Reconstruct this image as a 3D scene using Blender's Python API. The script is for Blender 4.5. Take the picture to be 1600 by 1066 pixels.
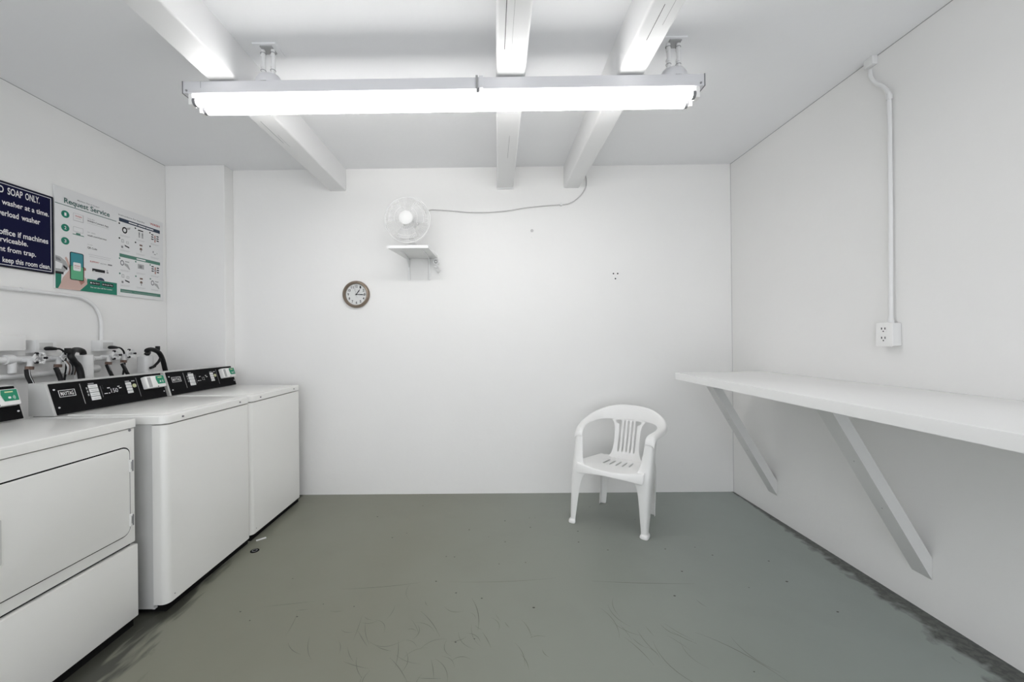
import bpy, bmesh, math, random
from mathutils import Matrix, Vector
random.seed(4)
for o in list(bpy.data.objects): bpy.data.objects.remove(o)
S = bpy.context.scene; C = S.collection
PI = math.pi

# ------------------------------------------------------------------ camera, light levels
EYE = 1.344
camd = bpy.data.cameras.new('camera'); cam = bpy.data.objects.new('camera', camd); C.objects.link(cam)
camd.sensor_fit = 'HORIZONTAL'; camd.sensor_width = 36; camd.lens = 590/1600*36
camd.shift_x = 36.2/1600; camd.shift_y = -1.3/1600; camd.clip_start = .05; camd.clip_end = 60
cam.matrix_world = Matrix.Translation((0, 0, EYE)) @ (Matrix.Rotation(.00702, 4, 'Z') @ Matrix.Rotation(PI/2, 4, 'X') @ Matrix.Rotation(-.01024, 4, 'Z'))
S.camera = cam
w = bpy.data.worlds.new('world'); S.world = w; w.use_nodes = True
w.node_tree.nodes['Background'].inputs[0].default_value = (.93, .955, 1, 1)   # assumed daylight fill, let in by leaving out the unseen wall behind the camera
w.node_tree.nodes['Background'].inputs[1].default_value = 2.0
vs = S.view_settings; vs.view_transform = 'Standard'; vs.look = 'None'; vs.gamma = 1; vs.use_curve_mapping = False
vs.exposure = 0.0
TUBE = 15.0          # radiance of the fluorescent tubes

# ------------------------------------------------------------------ materials
def srgb(r, g, b):
    f = lambda c: (c/12.92 if c <= .04045 else ((c+.055)/1.055)**2.4)
    return (f(r/255), f(g/255), f(b/255), 1)
def mat(name, col, rough=.5, metal=0, bump=0, bscale=40, var=0, emit=0, spec=.5, alpha=1, coat=0):
    m = bpy.data.materials.new(name); m.use_nodes = True
    nt = m.node_tree; p = nt.nodes['Principled BSDF']
    p.inputs['Base Color'].default_value = col; p.inputs['Roughness'].default_value = rough
    p.inputs['Metallic'].default_value = metal; p.inputs['Specular IOR Level'].default_value = spec
    if coat: p.inputs['Coat Weight'].default_value = coat; p.inputs['Coat Roughness'].default_value = .1
    if alpha < 1: p.inputs['Alpha'].default_value = alpha
    if emit: p.inputs['Emission Color'].default_value = col; p.inputs['Emission Strength'].default_value = emit
    if bump or var:
        g = nt.nodes.new('ShaderNodeNewGeometry'); n = nt.nodes.new('ShaderNodeTexNoise')
        n.inputs['Scale'].default_value = bscale; n.inputs['Detail'].default_value = 5
        nt.links.new(g.outputs['Position'], n.inputs['Vector'])
        if bump:
            b = nt.nodes.new('ShaderNodeBump'); b.inputs['Strength'].default_value = bump; b.inputs['Distance'].default_value = .004
            nt.links.new(n.outputs['Fac'], b.inputs['Height']); nt.links.new(b.outputs['Normal'], p.inputs['Normal'])
        if var:
            n2 = nt.nodes.new('ShaderNodeTexNoise'); n2.inputs['Scale'].default_value = 1.3; n2.inputs['Detail'].default_value = 4
            nt.links.new(g.outputs['Position'], n2.inputs['Vector'])
            mx = nt.nodes.new('ShaderNodeMix'); mx.data_type = 'RGBA'
            mx.inputs[6].default_value = tuple(c*(1-var) for c in col[:3])+(1,); mx.inputs[7].default_value = tuple(min(1, c*(1+var)) for c in col[:3])+(1,)
            nt.links.new(n2.outputs['Fac'], mx.inputs[0]); nt.links.new(mx.outputs[2], p.inputs['Base Color'])
    return m
M = {}
M['wall'] = mat('wall_paint', (.90, .895, .88, 1), .7, spec=.3, bump=.35, bscale=14, var=.02)
M['ceil'] = mat('ceiling_paint', (.91, .915, .925, 1), .7, spec=.3, bump=.3, bscale=20, var=.02)
M['beam'] = mat('beam_paint', (.85, .85, .85, 1), .45, bump=.3, bscale=9, var=.01)
M['trimw'] = mat('white_gloss_paint', (.84, .84, .835, 1), .35, bump=.15, bscale=25)
M['brace'] = mat('painted_timber', (.76, .76, .75, 1), .45, bump=.3, bscale=20)
M['top'] = mat('counter_laminate', (.92, .92, .91, 1), .25)
M['enamel'] = mat('appliance_enamel', (.87, .865, .835, 1), .28, coat=.2)
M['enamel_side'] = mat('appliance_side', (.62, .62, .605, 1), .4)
M['black'] = mat('black_panel', (.004, .004, .005, 1), .6, spec=.12)
M['dark'] = mat('dark_gap', (.008, .008, .008, 1), .9, spec=.1)
M['rubber'] = mat('black_rubber', (.008, .008, .009, 1), .45, spec=.3)
M['white'] = mat('white_print', (.8, .8, .8, 1), .5)
M['grey'] = mat('grey_print', (.22, .22, .23, 1), .5)
M['lgrey'] = mat('light_grey_print', (.42, .42, .42, 1), .5)
M['steel'] = mat('steel', (.45, .45, .46, 1), .3, metal=1)
M['green'] = mat('green_sticker', srgb(20, 140, 105), .45)
M['navy'] = mat('navy_enamel', srgb(12, 14, 54), .6, spec=.15)
M['posterw'] = mat('poster_white', (.80, .80, .80, 1), .4)
M['pgreen'] = mat('poster_green', srgb(0, 122, 98), .45)
M['pgreen2'] = mat('poster_grey_green', srgb(78, 128, 112), .45)
M['pnavy'] = mat('poster_navy', srgb(14, 40, 66), .45)
M['ink'] = mat('poster_ink', (.012, .012, .014, 1), .5, spec=.3)
M['teal'] = mat('poster_teal_text', srgb(50, 92, 86), .5)
M['red'] = mat('poster_red', srgb(190, 70, 66), .5)
M['skin'] = mat('poster_skin', srgb(206, 176, 166), .5)
M['skin2'] = mat('poster_skin_shade', srgb(168, 116, 104), .5)
M['scr1'] = mat('poster_screen_blue', srgb(52, 140, 150), .5)
M['scr2'] = mat('poster_screen_green', srgb(92, 176, 132), .5)
M['plastic'] = mat('white_plastic', (.91, .905, .89, 1), .38)
M['fanplastic'] = mat('fan_plastic', (.78, .78, .77, 1), .35)
M['blade'] = mat('fan_blade_plastic', (.8, .8, .8, 1), .3, alpha=.55)
M['bronze'] = mat('clock_bronze', srgb(140, 126, 112), .35, metal=.45)
M['face'] = mat('clock_face', (.72, .73, .72, 1), .4)
M['silver'] = mat('display_digit', (.75, .75, .78, 1), .5)
M['copper'] = mat('dull_brass', srgb(120, 98, 88), .4, metal=.6)
M['cordm'] = mat('painted_cord', (.60, .59, .585, 1), .5)
M['fixture'] = mat('fixture_enamel', (.72, .72, .74, 1), .35)
M['yellow'] = mat('start_button', srgb(215, 220, 170), .4)
tube = mat('tube_glow', (1, 1, 1, 1), .3); tube.node_tree.nodes['Principled BSDF'].inputs['Emission Color'].default_value = (1, .985, .97, 1)
tube.node_tree.nodes['Principled BSDF'].inputs['Emission Strength'].default_value = TUBE; M['tube'] = tube

def floor_mat():
    m = bpy.data.materials.new('painted_concrete_floor'); m.use_nodes = True; nt = m.node_tree; N = nt.nodes; L = nt.links
    p = N['Principled BSDF']; g = N.new('ShaderNodeNewGeometry')
    sep = N.new('ShaderNodeSeparateXYZ'); L.new(g.outputs['Position'], sep.inputs[0])
    def noise(scale, detail=6, vec=None, dist=0):
        n = N.new('ShaderNodeTexNoise'); n.inputs['Scale'].default_value = scale; n.inputs['Detail'].default_value = detail
        n.inputs['Distortion'].default_value = dist; L.new(vec or g.outputs['Position'], n.inputs['Vector']); return n.outputs['Fac']
    def mrange(v, a, b, c=0., d=1.):
        r = N.new('ShaderNodeMapRange'); L.new(v, r.inputs[0]); r.inputs[1].default_value = a; r.inputs[2].default_value = b
        r.inputs[3].default_value = c; r.inputs[4].default_value = d; return r.outputs[0]
    def math_(op, a, b=None):
        r = N.new('ShaderNodeMath'); r.operation = op; r.use_clamp = False
        for i, v in enumerate((a, b)):
            if v is None: continue
            if isinstance(v, (int, float)): r.inputs[i].default_value = v
            else: L.new(v, r.inputs[i])
        return r.outputs[0]
    def mix(f, a, b):
        r = N.new('ShaderNodeMix'); r.data_type = 'RGBA'; L.new(f, r.inputs[0])
        for i, v in ((6, a), (7, b)):
            if isinstance(v, tuple): r.inputs[i].default_value = v
            else: L.new(v, r.inputs[i])
        return r.outputs[2]
    base = mix(mrange(noise(.9), .35, .65), srgb(126, 126, 112), srgb(130, 131, 118))
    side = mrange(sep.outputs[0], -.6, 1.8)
    base = mix(side, base, srgb(150, 158, 153))  # colour lightened towards the right to stand in for brighter light there
    base = mix(mrange(noise(3, 8), .5, .8, 0, .12), base, srgb(102, 104, 96))
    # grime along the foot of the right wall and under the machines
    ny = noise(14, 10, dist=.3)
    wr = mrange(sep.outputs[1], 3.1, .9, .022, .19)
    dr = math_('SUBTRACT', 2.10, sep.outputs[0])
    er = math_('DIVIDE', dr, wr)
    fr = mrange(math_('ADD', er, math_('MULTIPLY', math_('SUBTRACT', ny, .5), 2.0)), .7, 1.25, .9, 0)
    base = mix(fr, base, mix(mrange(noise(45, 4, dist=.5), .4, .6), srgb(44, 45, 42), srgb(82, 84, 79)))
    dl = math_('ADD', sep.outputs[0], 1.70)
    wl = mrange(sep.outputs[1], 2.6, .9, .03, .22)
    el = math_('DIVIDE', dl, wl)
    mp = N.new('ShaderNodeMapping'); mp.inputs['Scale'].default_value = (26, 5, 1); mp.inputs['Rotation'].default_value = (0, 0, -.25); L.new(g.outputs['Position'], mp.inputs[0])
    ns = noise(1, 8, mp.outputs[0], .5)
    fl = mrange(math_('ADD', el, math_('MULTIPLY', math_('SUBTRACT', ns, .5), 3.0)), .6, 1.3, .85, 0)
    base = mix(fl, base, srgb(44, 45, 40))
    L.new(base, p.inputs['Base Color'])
    p.inputs['Roughness'].default_value = .34
    p.inputs['Specular IOR Level'].default_value = .45
    b = N.new('ShaderNodeBump'); b.inputs['Strength'].default_value = .25; b.inputs['Distance'].default_value = .004
    L.new(noise(9), b.inputs['Height']); L.new(b.outputs['Normal'], p.inputs['Normal'])
    return m
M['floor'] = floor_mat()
M['scratch'] = mat('floor_scratch', srgb(92, 92, 82), .5)
M['speck'] = mat('floor_speck', srgb(58, 58, 50), .6)

# ------------------------------------------------------------------ mesh helpers
class MB:
    def __init__(s): s.bm = bmesh.new(); s.mats = []
    def mi(s, k):
        if k not in s.mats: s.mats.append(k)
        return s.mats.index(k)
    def absorb(s, tb, k, X=None):
        if X is not None: tb.transform(X)
        i = s.mi(k)
        for f in tb.faces: f.material_index = i
        me = bpy.data.meshes.new('t'); tb.to_mesh(me); tb.free(); s.bm.from_mesh(me); bpy.data.meshes.remove(me); return s
    def box(s, lo, hi, k, bev=0, X=None, seg=2):
        tb = bmesh.new(); bmesh.ops.create_cube(tb, size=1)
        lo = Vector(lo); hi = Vector(hi); c = (lo+hi)/2; d = hi-lo
        for v in tb.verts: v.co = Vector((v.co.x*d.x, v.co.y*d.y, v.co.z*d.z))+c
        if bev: bmesh.ops.bevel(tb, geom=list(tb.edges), offset=bev, segments=seg, affect='EDGES', profile=.6)
        return s.absorb(tb, k, X)
    def poly(s, pts, k, X=None):
        tb = bmesh.new(); vs_ = [tb.verts.new(q if len(q) == 3 else (q[0], q[1], 0)) for q in pts]; tb.faces.new(vs_)
        return s.absorb(tb, k, X)
    def prism(s, outline, a, b, k, X=None, bev=0):
        "outline in xy, extruded z a..b"
        tb = bmesh.new(); n = len(outline)
        lo = [tb.verts.new((x, y, a)) for x, y in outline]; hi = [tb.verts.new((x, y, b)) for x, y in outline]
        tb.faces.new(lo[::-1]); top = tb.faces.new(hi)
        for i in range(n): tb.faces.new((lo[i], lo[(i+1) % n], hi[(i+1) % n], hi[i]))
        bmesh.ops.recalc_face_normals(tb, faces=list(tb.faces))
        if bev: bmesh.ops.bevel(tb, geom=list(top.edges), offset=bev, segments=3, affect='EDGES', profile=.5)
        return s.absorb(tb, k, X)
    def tube(s, pts, r, k, n=10, X=None, caps=True):
        tb = bmesh.new(); pts = [Vector(q) for q in pts]; rs = r if isinstance(r, (list, tuple)) else [r]*len(pts)
        rings = []; up = None
        for i, q in enumerate(pts):
            t = ((pts[min(i+1, len(pts)-1)]-pts[max(i-1, 0)])).normalized()
            if up is None: up = t.orthogonal().normalized()
            else: up = (up-t*up.dot(t)).normalized()
            sd = t.cross(up)
            rings.append([tb.verts.new(q+(up*math.cos(2*PI*j/n)+sd*math.sin(2*PI*j/n))*rs[i]) for j in range(n)])
        for a, b in zip(rings, rings[1:]):
            for j in range(n): tb.faces.new((a[j], a[(j+1) % n], b[(j+1) % n], b[j]))
        if caps: tb.faces.new(rings[0][::-1]); tb.faces.new(rings[-1])
        return s.absorb(tb, k, X)
    def lathe(s, prof, k, n=40, X=None):
        "profile of (r, z) revolved about z"
        tb = bmesh.new(); rings = []
        for r, z in prof:
            rings.append([tb.verts.new((r*math.cos(2*PI*j/n), r*math.sin(2*PI*j/n), z)) for j in range(n)] if r > 1e-6 else [tb.verts.new((0, 0, z))])
        for a, b in zip(rings, rings[1:]):
            for j in range(n):
                q = [a[j % len(a)], a[(j+1) % len(a)], b[(j+1) % len(b)], b[j % len(b)]]
                u = []
                for v in q:
                    if v not in u: u.append(v)
                if len(u) > 2: tb.faces.new(u)
        bmesh.ops.recalc_face_normals(tb, faces=list(tb.faces))
        return s.absorb(tb, k, X)
    def torus(s, R, r, k, X=None, n=48, m=10):
        return s.lathe([(R+r*math.cos(2*PI*i/m), r*math.sin(2*PI*i/m)) for i in range(m+1)], k, n, X)
    def grid(s, rows, k, skip=(), X=None):
        tb = bmesh.new(); V = [[tb.verts.new(q) for q in r] for r in rows]
        for i in range(len(rows)-1):
            for j in range(len(rows[0])-1):
                if (i, j) not in skip: tb.faces.new((V[i][j], V[i][j+1], V[i+1][j+1], V[i+1][j]))
        for v in [v for v in tb.verts if not v.link_faces]: tb.verts.remove(v)
        return s.absorb(tb, k, X)
    def text(s, txt, x0, x1, y, h, k, X=None, z=0, bold=0, align='L'):
        "text on a sheet: from x0 to x1, baseline y, capital height h"
        cu = bpy.data.curves.new('t', 'FONT'); cu.body = txt; cu.offset = bold; cu.resolution_u = 3; cu.fill_mode = 'FRONT'
        o = bpy.data.objects.new('t', cu); C.objects.link(o)
        dg = bpy.context.evaluated_depsgraph_get(); dg.update()
        me = bpy.data.meshes.new_from_object(o.evaluated_get(dg)); bpy.data.objects.remove(o); bpy.data.curves.remove(cu)
        tb = bmesh.new(); tb.from_mesh(me); bpy.data.meshes.remove(me)
        if not tb.verts: tb.free(); return s
        a = min(v.co.x for v in tb.verts); b = max(v.co.x for v in tb.verts); cap = .69
        sy = h/cap; sx = (x1-x0)/(b-a) if x1 is not None else sy
        for v in tb.verts: v.co = Vector((x0+(v.co.x-a)*sx, y+v.co.y*sy, z))
        return s.absorb(tb, k, X)
    def build(s, name, parent=None, smooth=True, solid=0, sub=0, ang=35):
        me = bpy.data.meshes.new(name); s.bm.to_mesh(me); s.bm.free()
        for k in s.mats: me.materials.append(M[k])
        if smooth:
            me.shade_smooth()
            if not sub: me.set_sharp_from_angle(angle=math.radians(ang))
        o = bpy.data.objects.new(name, me); C.objects.link(o); o.parent = parent
        if solid:
            d = o.modifiers.new('solid', 'SOLIDIFY'); d.thickness = solid; d.offset = 0
        if sub:
            d = o.modifiers.new('sub', 'SUBSURF'); d.levels = sub; d.render_levels = sub
        if parent:   # geometry is written in world space; keep it there
            o.matrix_parent_inverse = parent.matrix_world.inverted()
        return o
def tag(o, label, cat, group=None):
    o['label'] = label; o['category'] = cat
    if group: o['group'] = group
    return o
def thing(name, label, cat, loc=(0, 0, 0), group=None):
    o = bpy.data.objects.new(name, None); C.objects.link(o); o.matrix_world = Matrix.Translation(loc); o.empty_display_size = .05
    return tag(o, label, cat, group)
def struct(o): o['kind'] = 'structure'; return o
def arc(cx, cy, r, a0, a1, n=6):
    return [(cx+r*math.cos(math.radians(a0+(a1-a0)*i/n)), cy+r*math.sin(math.radians(a0+(a1-a0)*i/n))) for i in range(n+1)]
def rrect(x0, y0, x1, y1, r, n=4):
    return arc(x1-r, y0+r, r, -90, 0, n)+arc(x1-r, y1-r, r, 0, 90, n)+arc(x0+r, y1-r, r, 90, 180, n)+arc(x0+r, y0+r, r, 180, 270, n)
def smoothpath(pts, n=6):
    P = [Vector(q) for q in pts]; out = []
    for i in range(len(P)-1):
        p0 = P[max(i-1, 0)]; p1 = P[i]; p2 = P[i+1]; p3 = P[min(i+2, len(P)-1)]
        for j in range(n):
            t = j/n
            out.append(.5*((2*p1)+(-p0+p2)*t+(2*p0-5*p1+4*p2-p3)*t*t+(-p0+3*p1-3*p2+p3)*t**3))
    out.append(P[-1]); return out

# ------------------------------------------------------------------ room shell
XL, XR, YB, YF, H = -2.769, 2.099, 3.31, -1.9, 2.861
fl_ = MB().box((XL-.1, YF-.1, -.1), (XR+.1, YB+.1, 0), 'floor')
rnd = random.Random(11)
def mark(x, y, ang, length, bend, wd, k):
    # a fine scratch in the paint: a thin curved strip on the floor
    n = 8; L, R_ = [], []
    for i in range(n+1):
        t = i/n; a = ang+bend*(t-.5); px_ = x+length*(t-.5)*math.cos(ang)-bend*length*(t-.5)**2*math.sin(ang); py_ = y+length*(t-.5)*math.sin(ang)+bend*length*(t-.5)**2*math.cos(ang)
        h = wd*.5*math.sin(PI*min(1, max(.08, t if t < .92 else .92)))
        L.append((px_-h*math.sin(a), py_+h*math.cos(a), .0004)); R_.append((px_+h*math.sin(a), py_-h*math.cos(a), .0004))
    fl_.grid([L, R_], k)
for i in range(60):
    x = rnd.gauss(-.32, .30); y = rnd.gauss(1.68, .16)
    if y < 1.42: y = 1.42+rnd.random()*.3
    mark(x, y, rnd.choice((1.9, 1.75, 2.2, .2, 2.6))+rnd.gauss(0, .25), rnd.uniform(.04, .16), rnd.uniform(-.9, .9), rnd.uniform(.0012, .0024), 'scratch')
for i in range(16): mark(rnd.gauss(.75, .18), rnd.gauss(1.66, .12), 2.0+rnd.gauss(0, .4), rnd.uniform(.05, .2), rnd.uniform(-.8, .8), rnd.uniform(.0012, .0022), 'scratch')
for a in ((-.62, 2.06, .12, .42, .1, .0032), (.05, 2.10, .05, .6, .1, .002), (.82, 2.08, -.05, .55, .05, .0028), (1.05, 1.62, 2.3, .34, .3, .0026), (1.08, 1.60, 2.0, .2, -.5, .0022), (-.08, 1.86, 1.75, .22, .3, .0034), (-.30, 1.80, 2.2, .2, .2, .0026), (.72, 1.55, 2.0, .25, -.6, .0022), (-1.05, 1.93, .15, .25, 0, .0024)): mark(*a, 'scratch')
for i in range(46):
    x, y = rnd.uniform(-1.3, 1.8), rnd.uniform(1.45, 3.1); r = rnd.uniform(.002, .005)
    fl_.lathe([(r, .0003), (0, .0005)], 'speck', 7, Matrix.Translation((x, y, 0)) @ Matrix.Diagonal((1.5, 1, 1, 1)))
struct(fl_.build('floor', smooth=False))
struct(MB().box((XL-.1, YF-.1, H), (XR+.1, YB+.1, H+.1), 'ceil').build('ceiling', smooth=False))
struct(MB().box((XL-.1, YB, 0), (XR+.1, YB+.1, H), 'wall').build('wall_back', smooth=False))
struct(MB().box((XL-.1, YF, 0), (XL, YB, H), 'wall').box((XL-.001, YF, H-.004), (XL+.0012, 3.2, H), 'lgrey').build('wall_left', smooth=False))
struct(MB().box((XR, YF, 0), (XR+.1, YB, H), 'wall').box((XR-.0012, YF, H-.004), (XR+.001, YB, H), 'lgrey').box((XR-.001, 3.305, .0), (XR+.001, YB, H), 'cordm').build('wall_right', smooth=False))
struct(MB().box((XL, 3.2, 0), (-2.262, YB, H), 'wall', .006).build('wall_corner', smooth=False))

def beam(a, b, label):
    # a, b: (x0, x1) of the underside at the back wall and at the near end
    z0 = 2.668; mb = MB(); tb = bmesh.new()
    ys = (YB, YF); V = []
    for (x0, x1), y in ((a, YB), (b, YF)):
        V.append([tb.verts.new(q) for q in ((x0, y, z0), (x1, y, z0), (x1, y, H), (x0, y, H))])
    for i in range(4): tb.faces.new((V[0][i], V[0][(i+1) % 4], V[1][(i+1) % 4], V[1][i]))
    tb.faces.new(V[0]); tb.faces.new(V[1][::-1])
    bmesh.ops.recalc_face_normals(tb, faces=list(tb.faces))
    ed = [e for e in tb.edges if abs(e.verts[0].co.z-z0) < 1e-4 and abs(e.verts[1].co.z-z0) < 1e-4 and abs(e.verts[0].co.y-e.verts[1].co.y) > 1]
    bmesh.ops.bevel(tb, geom=ed, offset=.012, segments=4, affect='EDGES', profile=.5)
    mb.absorb(tb, 'beam'); return mb, z0
mb, z0 = beam((-1.41, -1.263), (-1.425, -1.275), '')
mb.box((-1.37, 2.25, z0-.0006), (-1.368, 2.5, z0+.001), 'grey'); mb.box((-1.352, 2.4, z0-.0006), (-1.3505, 2.55, z0+.001), 'lgrey')
tag(mb.build('ceiling_beam'), 'left white painted ceiling beam, farthest from the counter', 'beam', None)
mb, z0 = beam((.06, .205), (-.02, .125), '')
mb.box((.072, 1.47, z0-.0006), (.0745, 1.72, z0+.001), 'ink'); mb.box((.105, 1.45, z0-.0006), (.1062, 1.85, z0+.001), 'lgrey')
mb.box((.13, 2.45, z0-.0006), (.1315, 2.75, z0+.001), 'grey')
mb.box((.062, 3.285, z0-.006), (.203, 3.309, z0+.012), 'beam', .003)
tag(mb.build('ceiling_beam'), 'middle white ceiling beam with a long dark crack underneath', 'beam', None)
mb, z0 = beam((.647, .781), (.64, .778), '')
mb.box((.70, 1.5, z0-.0006), (.702, 1.68, z0+.001), 'ink'); mb.box((.735, 1.44, z0-.0006), (.7365, 1.6, z0+.001), 'lgrey')
tag(mb.build('ceiling_beam'), 'right white ceiling beam, nearest the counter, cable loop at its wall end', 'beam', None)

# ------------------------------------------------------------------ fluorescent fitting
def strip_light(y, hot, label, hangers=True):
    # y: front face of the housing
    fx = thing('fluorescent_light', label, 'light', (-.23, y+.055, 2.66))
    z0, z1 = 2.602, 2.661
    MB().box((-1.541, y, z0), (1.076, y+.112, z1), 'fixture', .003).box((-1.45, y-.0006, z0+.025), (-1.4488, y+.001, z1-.002), 'grey')\
        .box((-1.5425, y-.002, z0-.002), (-1.538, y+.114, z1+.001), 'grey').box((1.073, y-.002, z0-.002), (1.0775, y+.114, z1+.001), 'grey')\
        .tube([(1.055, y-.001, z0+.012), (1.055, y-.005, z0+.012)], .005, 'steel').tube([(-1.52, y-.001, z0+.012), (-1.52, y-.005, z0+.012)], .005, 'steel').build('housing', fx)
    MB().box((-.066, y-.008, z0-.005), (-.055, y+.118, z1+.005), 'steel', .001).box((-.048, y-.006, z0+.001), (-.030, y+.116, z1+.005), 'fixture', .002)\
        .box((-.063, y-.004, z0-.02), (-.047, y+.01, z0+.003), 'grey').build('joint_clip', fx)
    for x in (-1.507, 1.045):
        for yt in (y+.022, y+.094):
            MB().box((x-.010, yt-.017, 2.548), (x+.010, yt+.017, z0+.001), 'plastic', .004).build('lamp_holder', fx)
    for yt in (y+.022, y+.094):
        t = MB().tube([(-1.482, yt, 2.568), (1.020, yt, 2.568)], .020, hot, 20).build('fluorescent_tube', fx)
        MB().tube([(-1.497, yt, 2.568), (-1.481, yt, 2.568)], .0205, 'grey', 20).build('end_cap', t)
        MB().tube([(1.019, yt, 2.568), (1.035, yt, 2.568)], .0205, 'grey', 20).build('end_cap', t)
    for xc in (-1.132, .945):
        MB().box((xc-.065, y+.01, 2.852), (xc+.055, y+.10, H), 'ceil', .002).box((xc-.03, y+.02, 2.846), (xc+.03, y+.075, 2.853), 'lgrey', .001).build('mounting_plate', fx)
        for dx in (-.027, .023):
            yc = y+.046
            pts = [(xc+dx, yc, 2.85), (xc+dx+.003, yc, 2.76), (xc+dx-.002, yc+.002, 2.67)]
            mb = MB().tube(pts, .010, 'trimw', 12)
            for z in (2.81, 2.755, 2.715, 2.685): mb.tube([(xc+dx, yc+.001, z), (xc+dx, yc+.001, z+.012)], .0125, 'trimw', 12)
            for z in (2.742, 2.704, 2.69, 2.83): mb.torus(.0123, .0012, 'grey', Matrix.Translation((xc+dx, yc+.001, z)), 16, 6)
            mb.build('hanger_pipe', fx)
        MB().lathe([(.068, 0), (.068, .012), (.064, .032), (.052, .050), (.032, .060), (0, .063)], 'fixture', 28, Matrix.Translation((xc, y+.05, z1)) @ Matrix.Diagonal((1, .75, 1, 1))).build('canopy', fx)
strip_light(1.888, 'tube', 'long twin tube fluorescent strip light hung below the white beams')

# ------------------------------------------------------------------ washers and dryer
UPV = Vector((-.049, 0, .161)).normalized()
NRM = Vector((UPV.z, 0, -UPV.x))
def cframe(x0, y0, z0):
    m = Matrix.Identity(4)
    for i, v in enumerate((Vector((0, 1, 0)), UPV, NRM, Vector((x0, y0, z0)))):
        for r in range(3): m[r][i] = v[r]
    return m
def console(root, x0, y0, z0, wd, shown=True, digits=True):
    X = cframe(x0, y0, z0); L = .168; dep = .13
    # shell: trapezoid seen from the side
    prof = [(x0-.001, z0), (x0-.050, z0+.161), (x0-.131, z0+.163), (x0-.131, z0)]
    Y = Matrix(((1, 0, 0, 0), (0, 0, -1, 0), (0, 1, 0, 0), (0, 0, 0, 1)))
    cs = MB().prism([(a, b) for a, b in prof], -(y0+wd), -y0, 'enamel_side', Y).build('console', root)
    mb = MB().prism(rrect(.012, .002, wd-.004, L-.003, .002, 1), -.001, .003, 'black', X)
    z = .0035
    mb.text('MAYTAG', .052, .112, .098, .020, 'white', X, z, .012)
    for a in ((.044, .090, .120, .0925), (.044, .124, .120, .1265), (.044, .090, .0462, .1265), (.118, .090, .1202, .1265)):
        mb.box((a[0], a[1], .003), (a[2], a[3], .0042), 'white', X=X)
    mb.box((.150, .038, .003), (.1525, .150, .0038), 'lgrey', X=X)
    mb.box((.470, .030, .003), (.4725, .150, .0038), 'grey', X=X)
    mb.box((.25, .06, .003), (.252, .125, .0036), 'grey', X=X); mb.box((.262, .105, .003), (.2632, .128, .0036), 'grey', X=X)
    for a in ((.192, .142, .222, .147), (.398, .132, .425, .137), (.437, .130, .458, .136)): mb.box((a[0], a[1], .003), (a[2], a[3], .0036), 'lgrey', X=X)
    mb.build('face_panel', cs)
    mb = MB()
    for i in range(4): mb.box((.188, .050+i*.0225, .003), (.236, .070+i*.0225, .006), 'white', .001, X)
    for i in range(3): mb.box((.176, .078+i*.018, .003), (.182, .090+i*.018, .0045), 'lgrey', X=X)
    for i in range(4): mb.box((.196, .058+i*.0225, .006), (.228, .0605+i*.0225, .0063), 'lgrey', X=X)
    mb.build('cycle_buttons', cs)
    mb = MB()
    for i in range(4): mb.box((.396, .060+i*.0175, .003), (.430, .075+i*.0175, .006), 'white', .001, X)
    for i in range(4): mb.box((.401, .066+i*.0175, .006), (.424, .0675+i*.0175, .0063), 'lgrey', X=X)
    mb.build('option_buttons', cs)
    mb = MB().box((.258, .062, .002), (.385, .128, .0036), 'black', .001, X)
    if digits: mb.text('150', .302, .342, .078, .024, 'silver', X, .004)
    else: mb.text('12', .310, .334, .078, .024, 'lgrey', X, .004)
    for a in ((.285, .106, .300, .111), (.345, .108, .357, .113), (.352, .098, .366, .103), (.262, .076, .280, .080), (.286, .076, .294, .080)): mb.box((a[0], a[1], .0036), (a[2], a[3], .0042), 'white', X=X)
    mb.build('display', cs)
    MB().lathe([(.0115, 0), (.0115, .004), (.009, .005), (0, .005)], 'yellow', 20, X @ Matrix.Translation((.448, .103, .003))).torus(.0075, .001, 'grey', X @ Matrix.Translation((.448, .103, .0082)), 16, 6).build('start_button', cs)
    # contactless card reader
    cr = MB().box((.500, .068, .002), (wd-.018, .146, .034), 'plastic', .006, X)
    cr.box((.512, .074, .034), (.535, .138, .0348), 'lgrey', X=X)
    cr.box((.572, .070, .034), (.577, .076, .036), 'ink', X=X)
    co = cr.build('card_reader', cs)
    a = wd-.078; st = MB().poly([(a, .088, .0353), (wd-.024, .088, .0353), (wd-.024, .142, .0353), (a-.004, .142, .0353), (a-.008, .120, .0353)], 'green', X)
    for i in range(3):
        r = .004+.004*i
        st.tube([X @ Vector((wd-.048+r*math.cos(t), .104+r*math.sin(t), .0357)) for t in (-.9, -.45, 0, .45, .9)], .0008, 'white', 5)
    st.prism(rrect(wd-.062, .099, wd-.052, .109, .003), .0353, .0358, 'white', X)
    st.box((wd-.070, .128, .0353), (wd-.040, .134, .0358), 'yellow', X=X)
    st['label'] if False else None
    so = st.build('reader_sticker', None)
    so.parent = cs; so.matrix_parent_inverse = cs.matrix_world.inverted(); so['label'] = 'green contactless sticker on the card reader'
    for (u, v) in ((.028, .132), (.028, .038), (wd-.016, .040)):
        MB().lathe([(.0045, 0), (.004, .0025), (0, .003)], 'silver', 12, X @ Matrix.Translation((u, v, .003))).build('screw', cs)
    return cs
def front_outline(x0, x1, y0, y1, r):
    return [(x0, y0), (x1-r, y0)]+arc(x1-r, y0+r, r, -90, 0, 6)[1:]+arc(x1-r, y1-r, r, 0, 90, 6)+[(x0, y1)]
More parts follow.
